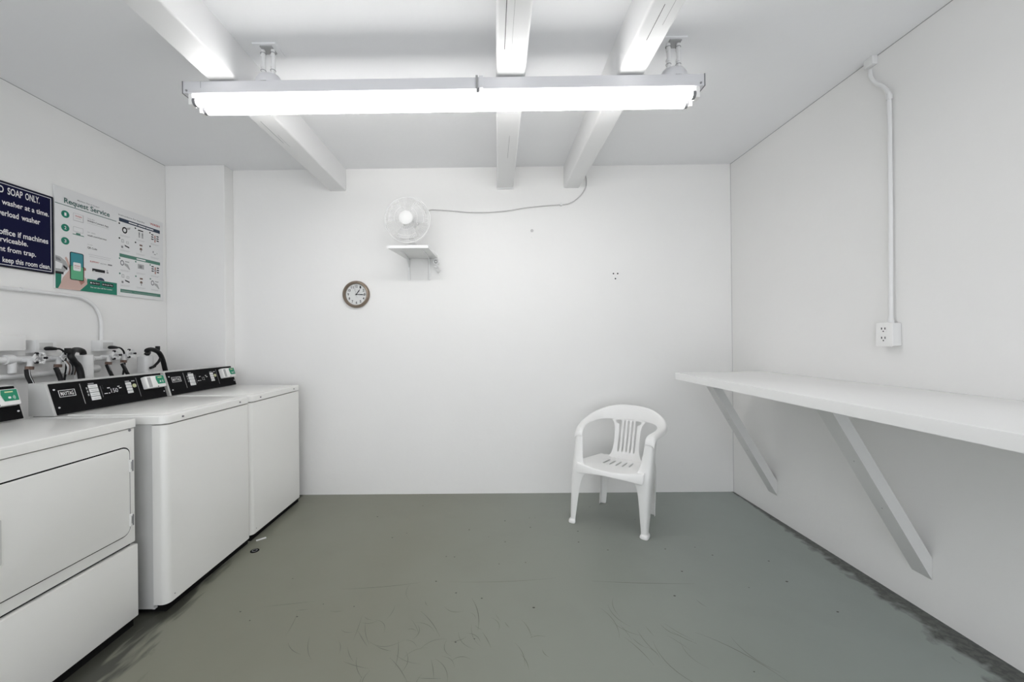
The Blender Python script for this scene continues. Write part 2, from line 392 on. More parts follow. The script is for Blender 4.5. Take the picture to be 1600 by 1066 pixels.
def washer(y0, y1, cy0, label, digits):
    t = thing('washing_machine', label, 'washing machine', (-1.96, (y0+y1)/2, 0), 'washing machines')
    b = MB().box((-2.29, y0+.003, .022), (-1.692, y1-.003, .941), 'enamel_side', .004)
    b.box((-1.70, y0+.004, .022), (-1.688, y0+.03, .030), 'white').build('cabinet', t)
    MB().prism(front_outline(-1.690, -1.622, y0, y1-.001, .032), .045, .937, 'enamel', bev=.003).build('front_panel', t)
    MB().box((-2.28, y0+.02, 0), (-1.645, y1-.004, .046), 'dark').build('base', t)  # near-black toe base, set forward to stand in for shade under the panel
    MB().box((-2.28, y0+.03, .93), (-1.650, y1-.03, .946), 'dark').build('lid_seam', t)
    tp = MB().prism(front_outline(-2.30, -1.618, y0-.003, y1+.001, .04), .9435, .984, 'enamel', bev=.006).build('top_panel', t)
    mb = MB().prism(front_outline(-2.15, -1.66, y0+.035, y1-.035, .03), .984, .989, 'enamel', bev=.003).build('lid', t)
    for y in (y0+.10, y1-.11):
        MB().tube([(-1.6175, y, .963), (-1.6135, y, .963)], .005, 'grey', 10).build('screw', tp)
    MB().tube([(-1.6215, y0+.045, .075), (-1.6195, y0+.045, .075)], .0025, 'grey', 8).build('screw', t)
    console(t, -2.176, cy0, .9875, .655 if cy0 < 2 else .66, digits=digits)
    return t
washer(1.862, 2.520, 1.862, 'white top loading washer with display lit 150, between the dryer and the second washer', True)
washer(2.526, 3.180, 2.541, 'farthest white top loading washer, beside the back wall', False)

dr = thing('clothes_dryer', 'nearest white front loading dryer with hinged door, cut by the photo edge', 'dryer', (-2.05, 1.46, 0))
Y0, Y1 = 1.125, 1.800
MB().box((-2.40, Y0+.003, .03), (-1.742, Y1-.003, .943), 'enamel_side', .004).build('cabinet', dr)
MB().box((-2.38, Y0+.02, 0), (-1.722, Y1-.01, .043), 'dark').build('base', dr)  # dryer toe base, likewise near-black in place of shade below the panel
MB().box((-1.745, Y0, .398), (-1.718, Y1, .942), 'enamel', .005).build('front_panel', dr)
lp = MB().box((-1.745, Y0, .042), (-1.708, Y1+.002, .386), 'enamel', .004).build('lower_panel', dr)
MB().box((-1.75, Y0+.01, .385), (-1.735, Y1-.01, .402), 'dark').build('panel_gap', dr)
tp = MB().prism(front_outline(-2.41, -1.713, Y0, Y1+.004, .006), .946, .986, 'enamel', bev=.005).build('top_panel', dr)
# door (outline in y,z mapped to the front plane)
YZ = Matrix(((0, 0, 1, 0), (1, 0, 0, 0), (0, 1, 0, 0), (0, 0, 0, 1)))
MB().prism(rrect(Y0+.0445, .4445, 1.7755, .8625, .037, 6), -1.7185, -1.7172, 'dark', YZ).build('door_seal', dr)
door = MB().prism(rrect(Y0+.050, .450, 1.769, .857, .033, 6), -1.7175, -1.7115, 'enamel', YZ, bev=.002).build('door', dr)
MB().prism(rrect(1.215, .575, 1.305, .742, .004, 2), -1.7115, -1.7095, 'enamel', YZ, bev=.0008).prism(rrect(1.22, .58, 1.30, .737, .004, 2), -1.7097, -1.7092, 'enamel_side', YZ).build('door_handle', door)
for z in (.768, .512):
    mb = MB().box((-1.717, 1.764, z-.028), (-1.706, 1.782, z+.028), 'plastic', .002).box((-1.708, 1.769, z-.016), (-1.7045, 1.776, z+.02), 'steel', .001)
    mb.tube([(-1.706, 1.777, z-.026), (-1.706, 1.777, z+.026)], .003, 'grey', 8)
    mb.build('hinge', door)
MB().tube([(-1.7185, 1.775, .935), (-1.7155, 1.775, .935)], .006, 'grey', 10).build('screw', dr)
console(dr, -2.25, Y0, .990, .675)

# ------------------------------------------------------------------ plumbing behind the machines
def W(y, z, x=-2.70):
    k = x/-2.70; return (x, y*k, EYE+(z-EYE)*k)
tag(MB().tube(smoothpath([(-2.725, 1.75, 1.262), (-2.725, 2.20, 1.258), (-2.725, 2.33, 1.257)], 3), .020, 'trimw', 14)
    .tube([(-2.72, 2.095, 1.262), (-2.72, 2.12, 1.258), (-2.72, 2.125, 1.22), (-2.72, 2.125, 1.185)], .019, 'trimw', 14)
    .tube([(-2.72, 2.09, 1.262), (-2.72, 2.125, 1.262)], .027, 'trimw', 14).build('water_pipe'), 'upper white painted supply pipe feeding the taps behind the nearer washer', 'pipe')
tag(MB().tube(smoothpath([(-2.737, 1.75, 1.160), (-2.737, 2.30, 1.166), (-2.737, 2.60, 1.176)], 3), .016, 'trimw', 14)
    .tube([(-2.737, 2.50, 1.172), (-2.737, 2.60, 1.175)], .028, 'trimw', 14).tube([(-2.737, 2.545, 1.17), (-2.737, 2.545, 1.12)], .018, 'trimw', 12)
    .build('drain_pipe'), 'lower white horizontal pipe ending in a capped tee behind the washers', 'pipe')
tag(MB().tube([(-2.72, 2.56, 1.245), (-2.72, 2.62, 1.245), (-2.72, 2.80, 1.24)], .016, 'trimw', 12).build('water_pipe'), 'short white supply pipe feeding the taps behind the farther washer', 'pipe')
tag(MB().box((XL, 1.75, 1.312), (-2.71, 2.18, 1.40), 'wall', .004).build('pipe_casing'), 'white boxed casing on the wall above the nearer taps', 'casing')
def plate(y, label):
    o = MB().box((XL, y-.05, 1.296), (-2.705, y+.06, 1.372), 'trimw', .004).box((-2.706, y-.03, 1.312), (-2.704, y+.04, 1.356), 'enamel_side', .001)
    return tag(o.build('junction_box'), label, 'junction box')
plate(2.27, 'white painted junction box above the nearer washer taps')
plate(2.64, 'white junction box at the foot of the bent wall conduit')
def valve(y, z, label):
    t = thing('water_valve', label, 'valve', (-2.69, y, z), 'washer taps')
    MB().tube([(-2.72, y, z), (-2.655, y, z)], .014, 'trimw', 12).tube([(-2.665, y, z+.005), (-2.66, y-.012, z-.05)], [.014, .013], 'trimw', 12).tube([(-2.66, y-.012, z-.035), (-2.66, y-.014, z-.053)], .018, 'copper', 8).build('body', t)
    X = Matrix.Translation((-2.63, y+.012, z+.012)) @ Matrix.Rotation(PI/2, 4, 'Y')
    mb = MB().torus(.030, .0045, 'trimw', X, 24, 8).lathe([(.009, -.006), (.009, .006), (0, .008)], 'steel', 12, X)
    for i in range(6):
        a = i*PI/3
        mb.tube([X @ Vector((0, 0, 0)), X @ Vector((.03*math.cos(a), .03*math.sin(a), 0))], .003, 'trimw', 6)
        mb.lathe([(.0075, -.006), (.0075, .006), (0, .006)], 'ink' if i % 2 else 'trimw', 10, X @ Matrix.Translation((.030*math.cos(a+.5), .030*math.sin(a+.5), 0)))
    mb.tube([(-2.655, y, z), (-2.63, y+.012, z+.012)], .006, 'steel', 8)
    mb.build('handle', t)
vy = [(2.20, 1.255, 'first tap from the left, above the end of the nearer washer console'), (2.345, 1.258, 'second tap, beside the striped paper tag'),
      (2.655, 1.255, 'third tap, behind the card reader end of the nearer washer'), (2.765, 1.262, 'farthest tap, beside the black lever wire')]
for y, z, l in vy: valve(y*.985, z, 'white wheel handled '+l)
def hose(pts, r, name, label, cat='hose', stripe=True):
    P = smoothpath(pts, 6); mb = MB().tube(P, r, 'rubber', 12)
    if stripe: mb.tube([p+Vector((r*.86, 0, 0)) for p in P], r*.22, 'silver', 6)
    return tag(mb.build(name), label, cat)
hose([W(2.175, 1.20, -2.66), W(2.18, 1.16, -2.65), W(2.205, 1.08, -2.63), W(2.22, .90, -2.58)], .012, 'water_hose', 'black water hose hanging from the first tap on the left')
hose([W(2.32, 1.20, -2.66), W(2.335, 1.16, -2.64), W(2.355, 1.08, -2.60), W(2.37, .90, -2.52)], .012, 'water_hose', 'black water hose hanging from the tap beside the striped tag')
hose([W(2.63, 1.20, -2.66), W(2.65, 1.15, -2.64), W(2.675, 1.08, -2.60), W(2.69, .90, -2.52)], .011, 'water_hose', 'black water hose under the third tap')
hose([W(2.74, 1.20, -2.66), W(2.77, 1.14, -2.63), W(2.80, 1.07, -2.58), W(2.81, .90, -2.50)], .011, 'water_hose', 'black water hose under the farthest tap')
for (y, lab) in ((2.325, 'bent black lever wire with thick grip over the nearer taps'), (2.70, 'bent black lever wire with thick grip over the farther taps')):
    t = thing('shutoff_lever', lab, 'lever', (-2.66, y, 1.2))
    MB().tube(smoothpath([(-2.66, y-.095, 1.319), (-2.66, y-.075, 1.321), (-2.66, y-.035, 1.318)], 3), [.007, .011, .012, .0125, .012, .010, .008], 'rubber', 12).build('grip', t)
    MB().tube(smoothpath([(-2.66, y-.04, 1.318), (-2.66, y-.015, 1.316), (-2.66, y+.008, 1.295), (-2.66, y+.018, 1.262), (-2.66, y+.018, 1.20), (-2.67, y+.012, 1.10), (-2.68, y+.01, .95)], 5), .0055, 'rubber', 8).build('rod', t)
# drain hoses
def drain(pts, label, tail=None, tabp=None):
    t = thing('drain_hose', label, 'drain hose', (pts[0][0], pts[0][1], .9))
    P = smoothpath(pts, 7); MB().tube(P, .0165, 'rubber', 14).build('hose', t)
    if tail: MB().tube(smoothpath(tail, 5), .009, 'rubber', 10).tube([Vector(tail[-1])+Vector((0, -.022, -.004)), Vector(tail[-1])+Vector((0, .018, .008))], .010, 'rubber', 8).build('clip', t)
    if tabp: MB().box(Vector(tabp)-Vector((.01, .012, .0)), Vector(tabp)+Vector((.01, .012, .032)), 'rubber', .003).build('tab', t)
k = -2.60
drain([(-2.55, 2.345, .95), (-2.575, 2.345, 1.176), (-2.58, 2.316, 1.239), (-2.585, 2.302, 1.273), (-2.60, 2.325, 1.302), (-2.635, 2.38, 1.310), (-2.655, 2.43, 1.300), (-2.658, 2.44, 1.278)], 'black hooked drain hose beside the striped tag, nearer washer', tabp=(-2.585, 2.285, 1.29))
drain([W(3.14, 1.00, k), W(3.105, 1.12, k), W(3.08, 1.21, k), W(3.045, 1.27, k), W(2.985, 1.297, k), W(2.94, 1.290, k), (-2.64, 2.885, 1.275), (-2.655, 2.88, 1.255)], 'black hooked drain hose nearest the corner pillar',
      tail=[W(3.06, 1.225, k), W(3.04, 1.195, k), W(2.99, 1.155, k)], tabp=W(3.035, 1.29, k))
def standpipe(y0, y1, x1, z1, label):
    o = MB().prism(rrect(-2.70, y0, x1, y1, .02, 5), .0, z1, 'trimw', bev=.008)
    o.box((XL, y0+.015, .3), (-2.69, y1-.015, .36), 'trimw')
    return tag(o.build('standpipe'), label, 'standpipe')
standpipe(2.41, 2.475, -2.615, 1.275, 'square white standpipe taking the nearer drain hose')
standpipe(2.845, 2.92, -2.62, 1.252, 'square white standpipe nearest the corner pillar')
mb = MB(); a, b = 2.285, 2.34
rows = [[(-2.612+.012*math.sin(v*4), a+(b-a)*u+.02*v, 1.245-.085*v-.008*u) for u in [i/4 for i in range(5)]] for v in [j/4 for j in range(5)]]
mb.grid(rows, 'white')
for u in (.25, .55, .85):
    r = lambda v: Vector((-2.609+.012*math.sin(v*4), a+(b-a)*u+.02*v, 1.245-.085*v-.008*u))
    mb.tube([r(0), r(.33), r(.66), r(1)], .0022, 'copper' if u != .55 else 'ink', 6)
tag(mb.build('paper_tag', solid=.001), 'striped paper tag wrapped on the black hose by the second tap', 'tag')
P = smoothpath([(-2.752, 1.70, 1.669), (-2.752, 2.10, 1.667), (-2.752, 2.44, 1.664), (-2.752, 2.53, 1.655), (-2.752, 2.60, 1.61), (-2.752, 2.635, 1.55), (-2.752, 2.645, 1.48), (-2.752, 2.645, 1.37)], 6)
tag(MB().tube(P, .0105, 'trimw', 12).tube([(-2.752, 2.19, 1.668), (-2.752, 2.21, 1.668)], .0135, 'trimw', 12).build('conduit'), 'white conduit running along the left wall below the signs and bending down', 'conduit')

# ------------------------------------------------------------------ signs on the left wall
SX = Matrix(((0, 0, 1, -2.757), (1, 0, 0, 0), (0, 1, 0, 0), (0, 0, 0, 1)))   # sheet x -> world y, sheet y -> world z
sg = MB().prism(rrect(1.55, 1.787, 2.364, 2.275, .006), -.010, 0, 'ink', SX)
sg.prism(rrect(1.556, 1.793, 2.358, 2.269, .006), 0, .0004, 'navy', SX)
for a in ((1.562, 2.259, 2.352, 2.2625), (1.562, 1.7995, 2.352, 1.803), (2.3485, 1.80, 2.352, 2.262), (1.562, 1.80, 1.5655, 2.262)):
    sg.box((a[0], a[1], .0003), (a[2], a[3], .0008), 'white', X=SX)
for x in (2.339, 1.575):
    for y in (2.251, 1.811): sg.lathe([(.003, 0), (0, .001)], 'ink', 8, SX @ Matrix.Translation((x, y, .0008)))
T = lambda s, x0, x1, y, h: sg.text(s, x0, x1, y, h, 'white', SX, .001, .018)
T('LIQUID', 2.02, 2.121, 2.207, .038); T('SOAP', 2.138, 2.208, 2.207, .038); T('ONLY.', 2.220, 2.291, 2.207, .038)
T('washer at a time.', 2.112, 2.339, 2.143, .029)
T('overload', 2.078, 2.188, 2.079, .031); T('washer', 2.201, 2.293, 2.079, .031)
T('office if machines', 2.098, 2.334, 1.972, .031)
T('unserviceable.', 2.040, 2.231, 1.930, .028)
T('lint from trap.', 2.085, 2.270, 1.877, .028)
T('keep this room clean.', 2.113, 2.346, 1.815, .029)
tag(sg.build('notice_sign'), 'navy blue laundry rules sign with white lettering, at the left edge', 'sign')

po = MB().box((2.371, 1.703, -.010), (3.159, 2.360, 0), 'posterw', X=SX)
R = lambda a, b, c, d, k, h=.0004: po.box((min(a, c), min(b, d), 0), (max(a, c), max(b, d), h), k, X=SX)
T = lambda s, x0, x1, y, h, k, z=.0009: po.text(s, x0, x1, y, h, k, SX, z, .012)
T('Machine Out of Order?', 2.503, 2.643, 2.303, .008, 'grey')
po.text('Request Service', 2.424, 2.716, 2.264, .032, 'teal', SX, .0009, .02)
R(2.373, 2.246, 2.766, 2.250, 'teal')
for n, (x, y) in enumerate(((2.431, 2.190), (2.430, 2.102), (2.429, 2.016))):
    po.lathe([(.0235, 0), (.0235, .0004), (0, .0004)], 'pgreen', 24, SX @ Matrix.Translation((x, y, 0)))
    T(str(n+1), x-.006, x+.006, y-.010, .020, 'posterw')
for a in ((2.478, 2.166, 2.540, 2.169), (2.537, 2.166, 2.540, 2.216), (2.478, 2.166, 2.4795, 2.216), (2.478, 2.2145, 2.540, 2.216)): R(*a, 'lgrey')
T('WASH', 2.488, 2.528, 2.194, .010, 'red'); R(2.490, 2.183, 2.524, 2.185, 'lgrey')
for a in ((2.477, 2.094, 2.538, 2.096), (2.477, 2.124, 2.538, 2.126), (2.477, 2.094, 2.4785, 2.126), (2.5365, 2.094, 2.538, 2.126)): R(*a, 'lgrey')
R(2.473, 2.072, 2.542, 2.077, 'pgreen2'); R(2.494, 2.077, 2.520, 2.088, 'pgreen2')
T('Use the', 2.565, 2.611, 2.203, .008, 'lgrey'); T('WASH-Connect App', 2.563, 2.706, 2.185, .011, 'ink'); R(2.564, 2.174, 2.710, 2.1755, 'lgrey')
T('or visit', 2.564, 2.616, 2.110, .008, 'lgrey'); T('wash.com/service', 2.563, 2.691, 2.087, .011, 'ink')
T('or scan', 2.564, 2.596, 2.026, .007, 'lgrey'); T('QR Code', 2.563, 2.626, 2.001, .012, 'ink')
R(2.57, 1.962, 2.722, 1.9635, 'lgrey'); R(2.575, 1.949, 2.715, 1.9505, 'lgrey')
T('SUPPORT', 2.578, 2.640, 1.911, .009, 'red'); T('and the', 2.648, 2.690, 1.911, .008, 'grey'); R(2.70, 1.911, 2.73, 1.920, 'grey')
R(2.593, 1.850, 2.679, 1.870, 'ink'); R(2.600, 1.853, 2.612, 1.856, 'white', .0007); R(2.690, 1.852, 2.704, 1.862, 'grey'); R(2.690, 1.865, 2.700, 1.876, 'lgrey'); R(2.594, 1.840, 2.660, 1.8415, 'lgrey')
po.poly([(2.372, 1.914, .0004), (2.372, 1.806, .0004), (2.417, 1.806, .0004), (2.447, 1.852, .0004), (2.430, 1.885, .0004), (2.400, 1.908, .0004)], 'lgrey', SX)
po.poly([(2.374, 1.905, .0006), (2.376, 1.885, .0006), (2.405, 1.880, .0006), (2.395, 1.898, .0006)], 'grey', SX)
po.poly([(2.372, 1.876, .0006), (2.372, 1.83, .0006), (2.405, 1.83, .0006), (2.412, 1.865, .0006)], 'white', SX)
R(2.372, 1.797, 2.417, 1.812, 'ink', .0007); po.poly([(2.418, 1.858, .0007), (2.440, 1.842, .0007), (2.438, 1.826, .0007), (2.415, 1.846, .0007)], 'ink', SX)
po.poly([(2.372, 1.797, .0005), (2.372, 1.7035, .0005), (2.386, 1.7035, .0005), (2.403, 1.742, .0005), (2.405, 1.797, .0005)], 'pgreen', SX)
po.poly([(2.500, 1.7035, .0005), (2.764, 1.7035, .0005), (2.764, 1.792, .0005), (2.560, 1.792, .0005), (2.558, 1.768, .0005)], 'pgreen', SX)
# hand holding a phone
po.poly([(2.385, 1.7035, .0008), (2.512, 1.7035, .0008), (2.560, 1.755, .0008), (2.557, 1.785, .0008), (2.542, 1.80, .0008), (2.545, 1.86, .0008), (2.450, 1.86, .0008), (2.448, 1.83, .0008), (2.412, 1.775, .0008), (2.400, 1.735, .0008)], 'skin', SX)
po.poly([(2.425, 1.905, .0008), (2.432, 1.915, .0008), (2.440, 1.905, .0008), (2.458, 1.85, .0008), (2.450, 1.84, .0008)], 'skin', SX)
po.poly([(2.505, 1.774, .0010), (2.538, 1.782, .0010), (2.543, 1.765, .0010), (2.520, 1.742, .0010)], 'skin2', SX)
po.poly([(2.536, 1.868, .0010), (2.552, 1.860, .0010), (2.552, 1.846, .0010), (2.536, 1.842, .0010)], 'skin2', SX)
po.prism(rrect(2.454, 1.770, 2.538, 1.954, .010), .0008, .0014, 'ink', SX)
po.prism(rrect(2.459, 1.862, 2.533, 1.949, .006), .0014, .0016, 'scr1', SX); po.prism(rrect(2.459, 1.775, 2.533, 1.863, .006), .0014, .0016, 'scr2', SX)
po.prism(rrect(2.473, 1.834, 2.519, 1.888, .006), .0016, .0018, 'white', SX); T('WASH', 2.479, 2.513, 1.862, .009, 'red', .002); R(2.482, 1.852, 2.510, 1.854, 'red', .0021)
po.poly([(2.649+.026*math.cos(t*PI/8), 1.793+.020*math.sin(t*PI/8), .0007) for t in range(9)], 'pnavy', SX)
for (a, b, s) in ((2.576, 2.644, 'App Store'), (2.656, 2.737, 'Google Play')):
    po.prism(rrect(a, 1.757, b, 1.779, .004), .0005, .0009, 'ink', SX); T(s, a+.017, b-.004, 1.765, .008, 'white', .0011)
po.lathe([(.0055, 0), (0, .0002)], 'white', 12, SX @ Matrix.Translation((2.584, 1.768, .0010)))
po.poly([(2.662, 1.762, .0011), (2.670, 1.768, .0011), (2.662, 1.774, .0011)], 'white', SX)
T('You can also call the number', 2.578, 2.730, 1.734, .008, 'white', .0009)
# right half: picture instructions
T('Instructions for laundry', 2.781, 2.992, 2.301, .011, 'grey')
T('WASH', 3.039, 3.128, 2.308, .017, 'red')
R(2.785, 2.258, 3.130, 2.285, 'pnavy'); po.prism(rrect(2.86, 2.267, 3.07, 2.276, .003), .0004, .0007, 'white', SX); R(2.93, 2.2665, 2.936, 2.277, 'pnavy', .001); R(3.0, 2.2665, 3.004, 2.277, 'pnavy', .001)
R(2.786, 1.994, 3.129, 2.019, 'pgreen2'); po.prism(rrect(2.920, 2.001, 2.998, 2.011, .004), .0004, .0007, 'white', SX)
R(2.790, 1.730, 3.130, 1.755, 'pgreen2'); R(2.80, 1.738, 2.88, 1.741, 'lgrey', .0007); R(2.90, 1.738, 3.10, 1.740, 'lgrey', .0007)
rowz = (2.205, 2.095, 1.945, 1.832)
for ri, z in enumerate(rowz):
    for ci, y in enumerate((2.832, 2.959, 3.084)):
        po.lathe([(.0065, 0), (0, .0005)], 'ink' if ri < 2 else 'pgreen2', 10, SX @ Matrix.Translation((y-.045, z+.037, 0)))
        for q in range(2): R(y-.04, z-.047-q*.007, y+.036-.012*q, z-.0455-q*.007, 'lgrey')
        kind = (ri*3+ci)
        if kind == 0:
            po.torus(.016, .0045, 'ink', SX @ Matrix.Translation((y-.004, z-.004, 0)) @ Matrix.Diagonal((1, 1.2, .08, 1)), 14, 6); po.poly([(y+.008, z+.016, .0005), (y+.042, z+.030, .0005), (y+.036, z+.012, .0005), (y+.014, z+.004, .0005)], 'lgrey', SX)
        elif kind == 1:
            R(y-.024, z+.024, y+.020, z+.033, 'ink'); R(y-.020, z-.028, y-.006, z+.016, 'lgrey'); R(y+.006, z-.028, y+.020, z+.016, 'lgrey'); R(y-.016, z-.006, y-.010, z+.010, 'grey', .0006); R(y+.010, z-.006, y+.016, z+.010, 'grey', .0006)
        elif kind in (2, 8):
            for q in range(3):
                R(y-.034, z-.014+q*.018, y-.014, z-.005+q*.018, 'ink'); R(y+.014, z-.018+q*.018, y+.034, z-.009+q*.018, 'ink')
            R(y-.005, z-.030, y+.005, z+.026, 'skin2'); R(y-.010, z-.010, y+.010, z+.004, 'lgrey', .0006)
        elif kind in (3, 9):
            po.poly([(y-.008, z-.004, .0006), (y+.030, z-.014, .0006), (y+.030, z-.024, .0006), (y-.004, z-.014, .0006)], 'ink', SX)
            R(y-.030, z+.010, y-.012, z+.034, 'lgrey'); R(y-.026, z+.014, y-.016, z+.030, 'posterw', .0006); R(y+.008, z+.008, y+.026, z+.026, 'lgrey'); R(y+.011, z+.011, y+.023, z+.023, 'posterw', .0006); R(y-.032, z-.032, y-.018, z-.016, 'grey')
        elif kind in (4, 10):
            R(y-.012, z+.018, y+.012, z+.030, 'copper'); po.lathe([(.011, 0), (0, .0005)], 'copper', 12, SX @ Matrix.Translation((y, z-.006, 0))); R(y-.004, z-.030, y+.004, z-.010, 'lgrey')
        elif kind == 5:
            R(y-.022, z-.010, y-.014, z+.004, 'grey'); R(y-.010, z-.022, y+.006, z-.017, 'grey'); R(y+.014, z-.012, y+.020, z-.004, 'lgrey')
        elif kind in (6, 11):
            po.torus(.012, .003, 'grey', SX @ Matrix.Translation((y-.026, z+.006, 0)) @ Matrix.Diagonal((1, 1.4, .08, 1)), 14, 6)
            po.poly([(y-.008, z+.008, .0005), (y+.018, z+.002, .0005), (y+.036, z-.034, .0005), (y+.026, z-.036, .0005), (y+.008, z-.018, .0005), (y-.010, z-.008, .0005)], 'lgrey', SX)
            po.poly([(y-.004, z+.024, .0005), (y+.030, z+.024, .0005), (y+.026, z+.016, .0005), (y-.004, z+.016, .0005)], 'lgrey', SX)
        elif kind == 7:
            R(y-.028, z-.012, y+.024, z+.024, 'lgrey'); R(y-.016, z-.006, y+.006, z+.014, 'grey', .0006)
tag(po.build('service_poster'), 'wide white and green poster headed Request Service', 'poster')

# ------------------------------------------------------------------ fan, shelf and cord on the back wall
sh = thing('wall_shelf', 'small white bracket shelf carrying the fan', 'shelf', (-.62, 3.31, 2.06))
tb = MB().prism([(-.800, 2.93), (-.485, 2.93), (-.465, 3.308), (-.745, 3.308)], 2.066, 2.088, 'trimw'); tb.build('board', sh)
for x in (-.715, -.535):
    MB().box((x-.008, 3.296, 1.876), (x+.008, 3.309, 2.066), 'trimw', .002).box((x-.008, 3.02, 2.056), (x+.008, 3.309, 2.066), 'trimw', .002)\
        .tube([(x, 3.30, 1.99), (x, 3.27, 2.035), (x, 3.22, 2.06)], .005, 'trimw', 8).build('bracket', sh)
fan = thing('desk_fan', 'round white desk fan standing on the bracket shelf', 'fan', (-.64, 3.0, 2.088))
FX = Matrix.Translation((-.652, 2.965, 2.297)) @ Matrix.Rotation(PI/2, 4, 'X')      # local +z points to the camera side (-y)
MB().torus(.178, .006, 'fanplastic', FX, 64, 10).torus(.168, .003, 'fanplastic', FX @ Matrix.Translation((0, 0, .012)), 64, 8).build('rim', fan)
g = MB()
for i in range(72):
    a = 2*PI*i/72; c, s_ = math.cos(a), math.sin(a)
    g.tube([FX @ Vector((r*c, r*s_, z)) for r, z in ((.05, .058), (.09, .056), (.13, .044), (.16, .022), (.176, 0))], .0009, 'fanplastic', 5, caps=False)
for r, z in ((.09, .056), (.135, .042)): g.torus(r, .0012, 'fanplastic', FX @ Matrix.Translation((0, 0, z)), 48, 6)
g.build('front_guard', fan)
MB().lathe([(0, .068), (.042, .066), (.054, .060), (.056, .052), (.050, .050)], 'fanplastic', 40, FX).build('hub_cap', fan)
g = MB()
for i in range(48):
    a = 2*PI*i/48; c, s_ = math.cos(a), math.sin(a)
    g.tube([FX @ Vector((r*c, r*s_, z)) for r, z in ((.05, -.06), (.10, -.056), (.15, -.036), (.176, 0))], .0009, 'fanplastic', 5, caps=False)
g.build('rear_guard', fan)
mb = MB()
for q in range(3):
    a0 = q*2*PI/3+.5; rows = []
    for i in range(7):
        r = .022+i*(.150-.022)/6; wd = .55+.45*math.sin(PI*min(1, (i+1)/6)*.8); row = []
        for j in range(7):
            t = (j/6-.5)*1.5*wd; row.append((r*math.cos(a0+t), r*math.sin(a0+t), (j/6-.5)*.03))
        rows.append(row)
    mb.grid(rows, 'blade', X=FX)
bl = mb.build('blades', fan)
MB().lathe([(0, .02), (.026, .018), (.028, -.02), (0, -.02)], 'fanplastic', 24, FX).build('blade_hub', fan)
MB().lathe([(0, -.15), (.035, -.148), (.05, -.12), (.052, -.07), (.045, -.055), (0, -.055)], 'fanplastic', 28, FX).build('motor', fan)
MB().tube([(-.632, 3.045, 2.11), (-.636, 3.05, 2.18), (-.648, 3.055, 2.27)], [.028, .022, .024], 'fanplastic', 16).build('neck', fan)
MB().lathe([(0, .040), (.03, .038), (.05, .022), (.085, .012), (.088, 0), (0, 0)], 'fanplastic', 36, Matrix.Translation((-.630, 3.045, 2.088))).build('base', fan)
P = smoothpath([(-.60, 3.12, 2.30), (-.57, 3.24, 2.42), (-.53, 3.298, 2.487), (-.45, 3.303, 2.488), (-.33, 3.303, 2.479), (-.20, 3.303, 2.466), (-.03, 3.303, 2.462), (.14, 3.303, 2.473), (.304, 3.303, 2.497), (.46, 3.303, 2.512), (.60, 3.303, 2.520), (.68, 3.303, 2.528), (.745, 3.303, 2.56), (.80, 3.303, 2.61), (.835, 3.303, 2.67), (.842, 3.303, 2.73), (.83, 3.303, 2.80), (.80, 3.25, 2.85)], 6)
cd = thing('fan_cable', 'thin white fan cord swagged along the back wall to the right beam', 'cable', (.1, 3.303, 2.47))
MB().tube(P, .0048, 'cordm', 8).build('cable', cd)
MB().tube([(.62, 3.309, 2.521), (.62, 3.290, 2.521)], .011, 'trimw', 12).tube([(.62, 3.309, 2.54), (.62, 3.300, 2.54)], .005, 'trimw', 8).build('clip', cd)
X = Matrix.Translation((-.475, 3.27, 2.03)) @ Matrix.Rotation(PI/2, 4, 'X')
tag(MB().torus(.024, .006, 'trimw', X, 24, 8).torus(.011, .004, 'steel', X, 20, 8).tube([(-.475, 3.27, 2.03), (-.475, 3.31, 2.03)], .008, 'trimw', 10)
    .tube(smoothpath([(-.475, 3.27, 2.006), (-.455, 3.265, 1.985), (-.44, 3.27, 1.96), (-.455, 3.28, 1.945), (-.475, 3.285, 1.955)], 4), .005, 'trimw', 8)
    .tube([(-.49, 3.27, 1.985), (-.46, 3.27, 1.980)], .011, 'trimw', 10).tube([(-.455, 3.28, 1.945), (-.455, 3.309, 1.945)], .005, 'trimw', 8).build('wall_hook'), 'small looped metal hook on the wall beside the fan shelf', 'hook')

# ------------------------------------------------------------------ clock
cx, cz = -1.168, 1.757
XC = Matrix.Translation((cx-.012, 3.31, cz)) @ Matrix.Rotation(PI/2, 4, 'X')   # local x -> x, y -> z, z -> -y
ck = thing('wall_clock', 'round bronze rimmed wall clock on the back wall', 'clock', (cx, 3.31, cz))
R0 = .119
MB().lathe([(R0*.72, .0), (R0*.98, .0), (R0, .012), (R0*.97, .026), (R0*.90, .034), (R0*.84, .036), (R0*.80, .030), (R0*.775, .018), (R0*.77, .006)], 'bronze', 72, XC).build('rim', ck)
f = MB().lathe([(R0*.79, .008), (0, .008)], 'face', 48, XC)
for n in range(1, 13):
    a = PI/2-n*PI/6; r = R0*.60; wd = .022 if n > 9 else .013
    f.text(str(n), r*math.cos(a)-wd/2, r*math.cos(a)+wd/2, r*math.sin(a)-.010, .021, 'ink', XC, .0086, .02)
for n in range(60):
    a = n*PI/30
    f.tube([XC @ Vector((R0*.725*math.cos(a), R0*.725*math.sin(a), .0085)), XC @ Vector((R0*.75*math.cos(a), R0*.75*math.sin(a), .0085))], .0005, 'grey', 4)
f.build('face', ck)
def hand(ang, L, wd, k, z, tail=.01):
    c, s_ = math.sin(math.radians(ang)), math.cos(math.radians(ang)); n = (s_, -c)
    P2 = [(-tail*c+n[0]*wd*.3, -tail*s_+n[1]*wd*.3), (-tail*c-n[0]*wd*.3, -tail*s_-n[1]*wd*.3), (L*.62*c-n[0]*wd, L*.62*s_-n[1]*wd), (L*c, L*s_), (L*.62*c+n[0]*wd, L*.62*s_+n[1]*wd)]
    return MB().prism(P2, z, z+.001, k, XC)
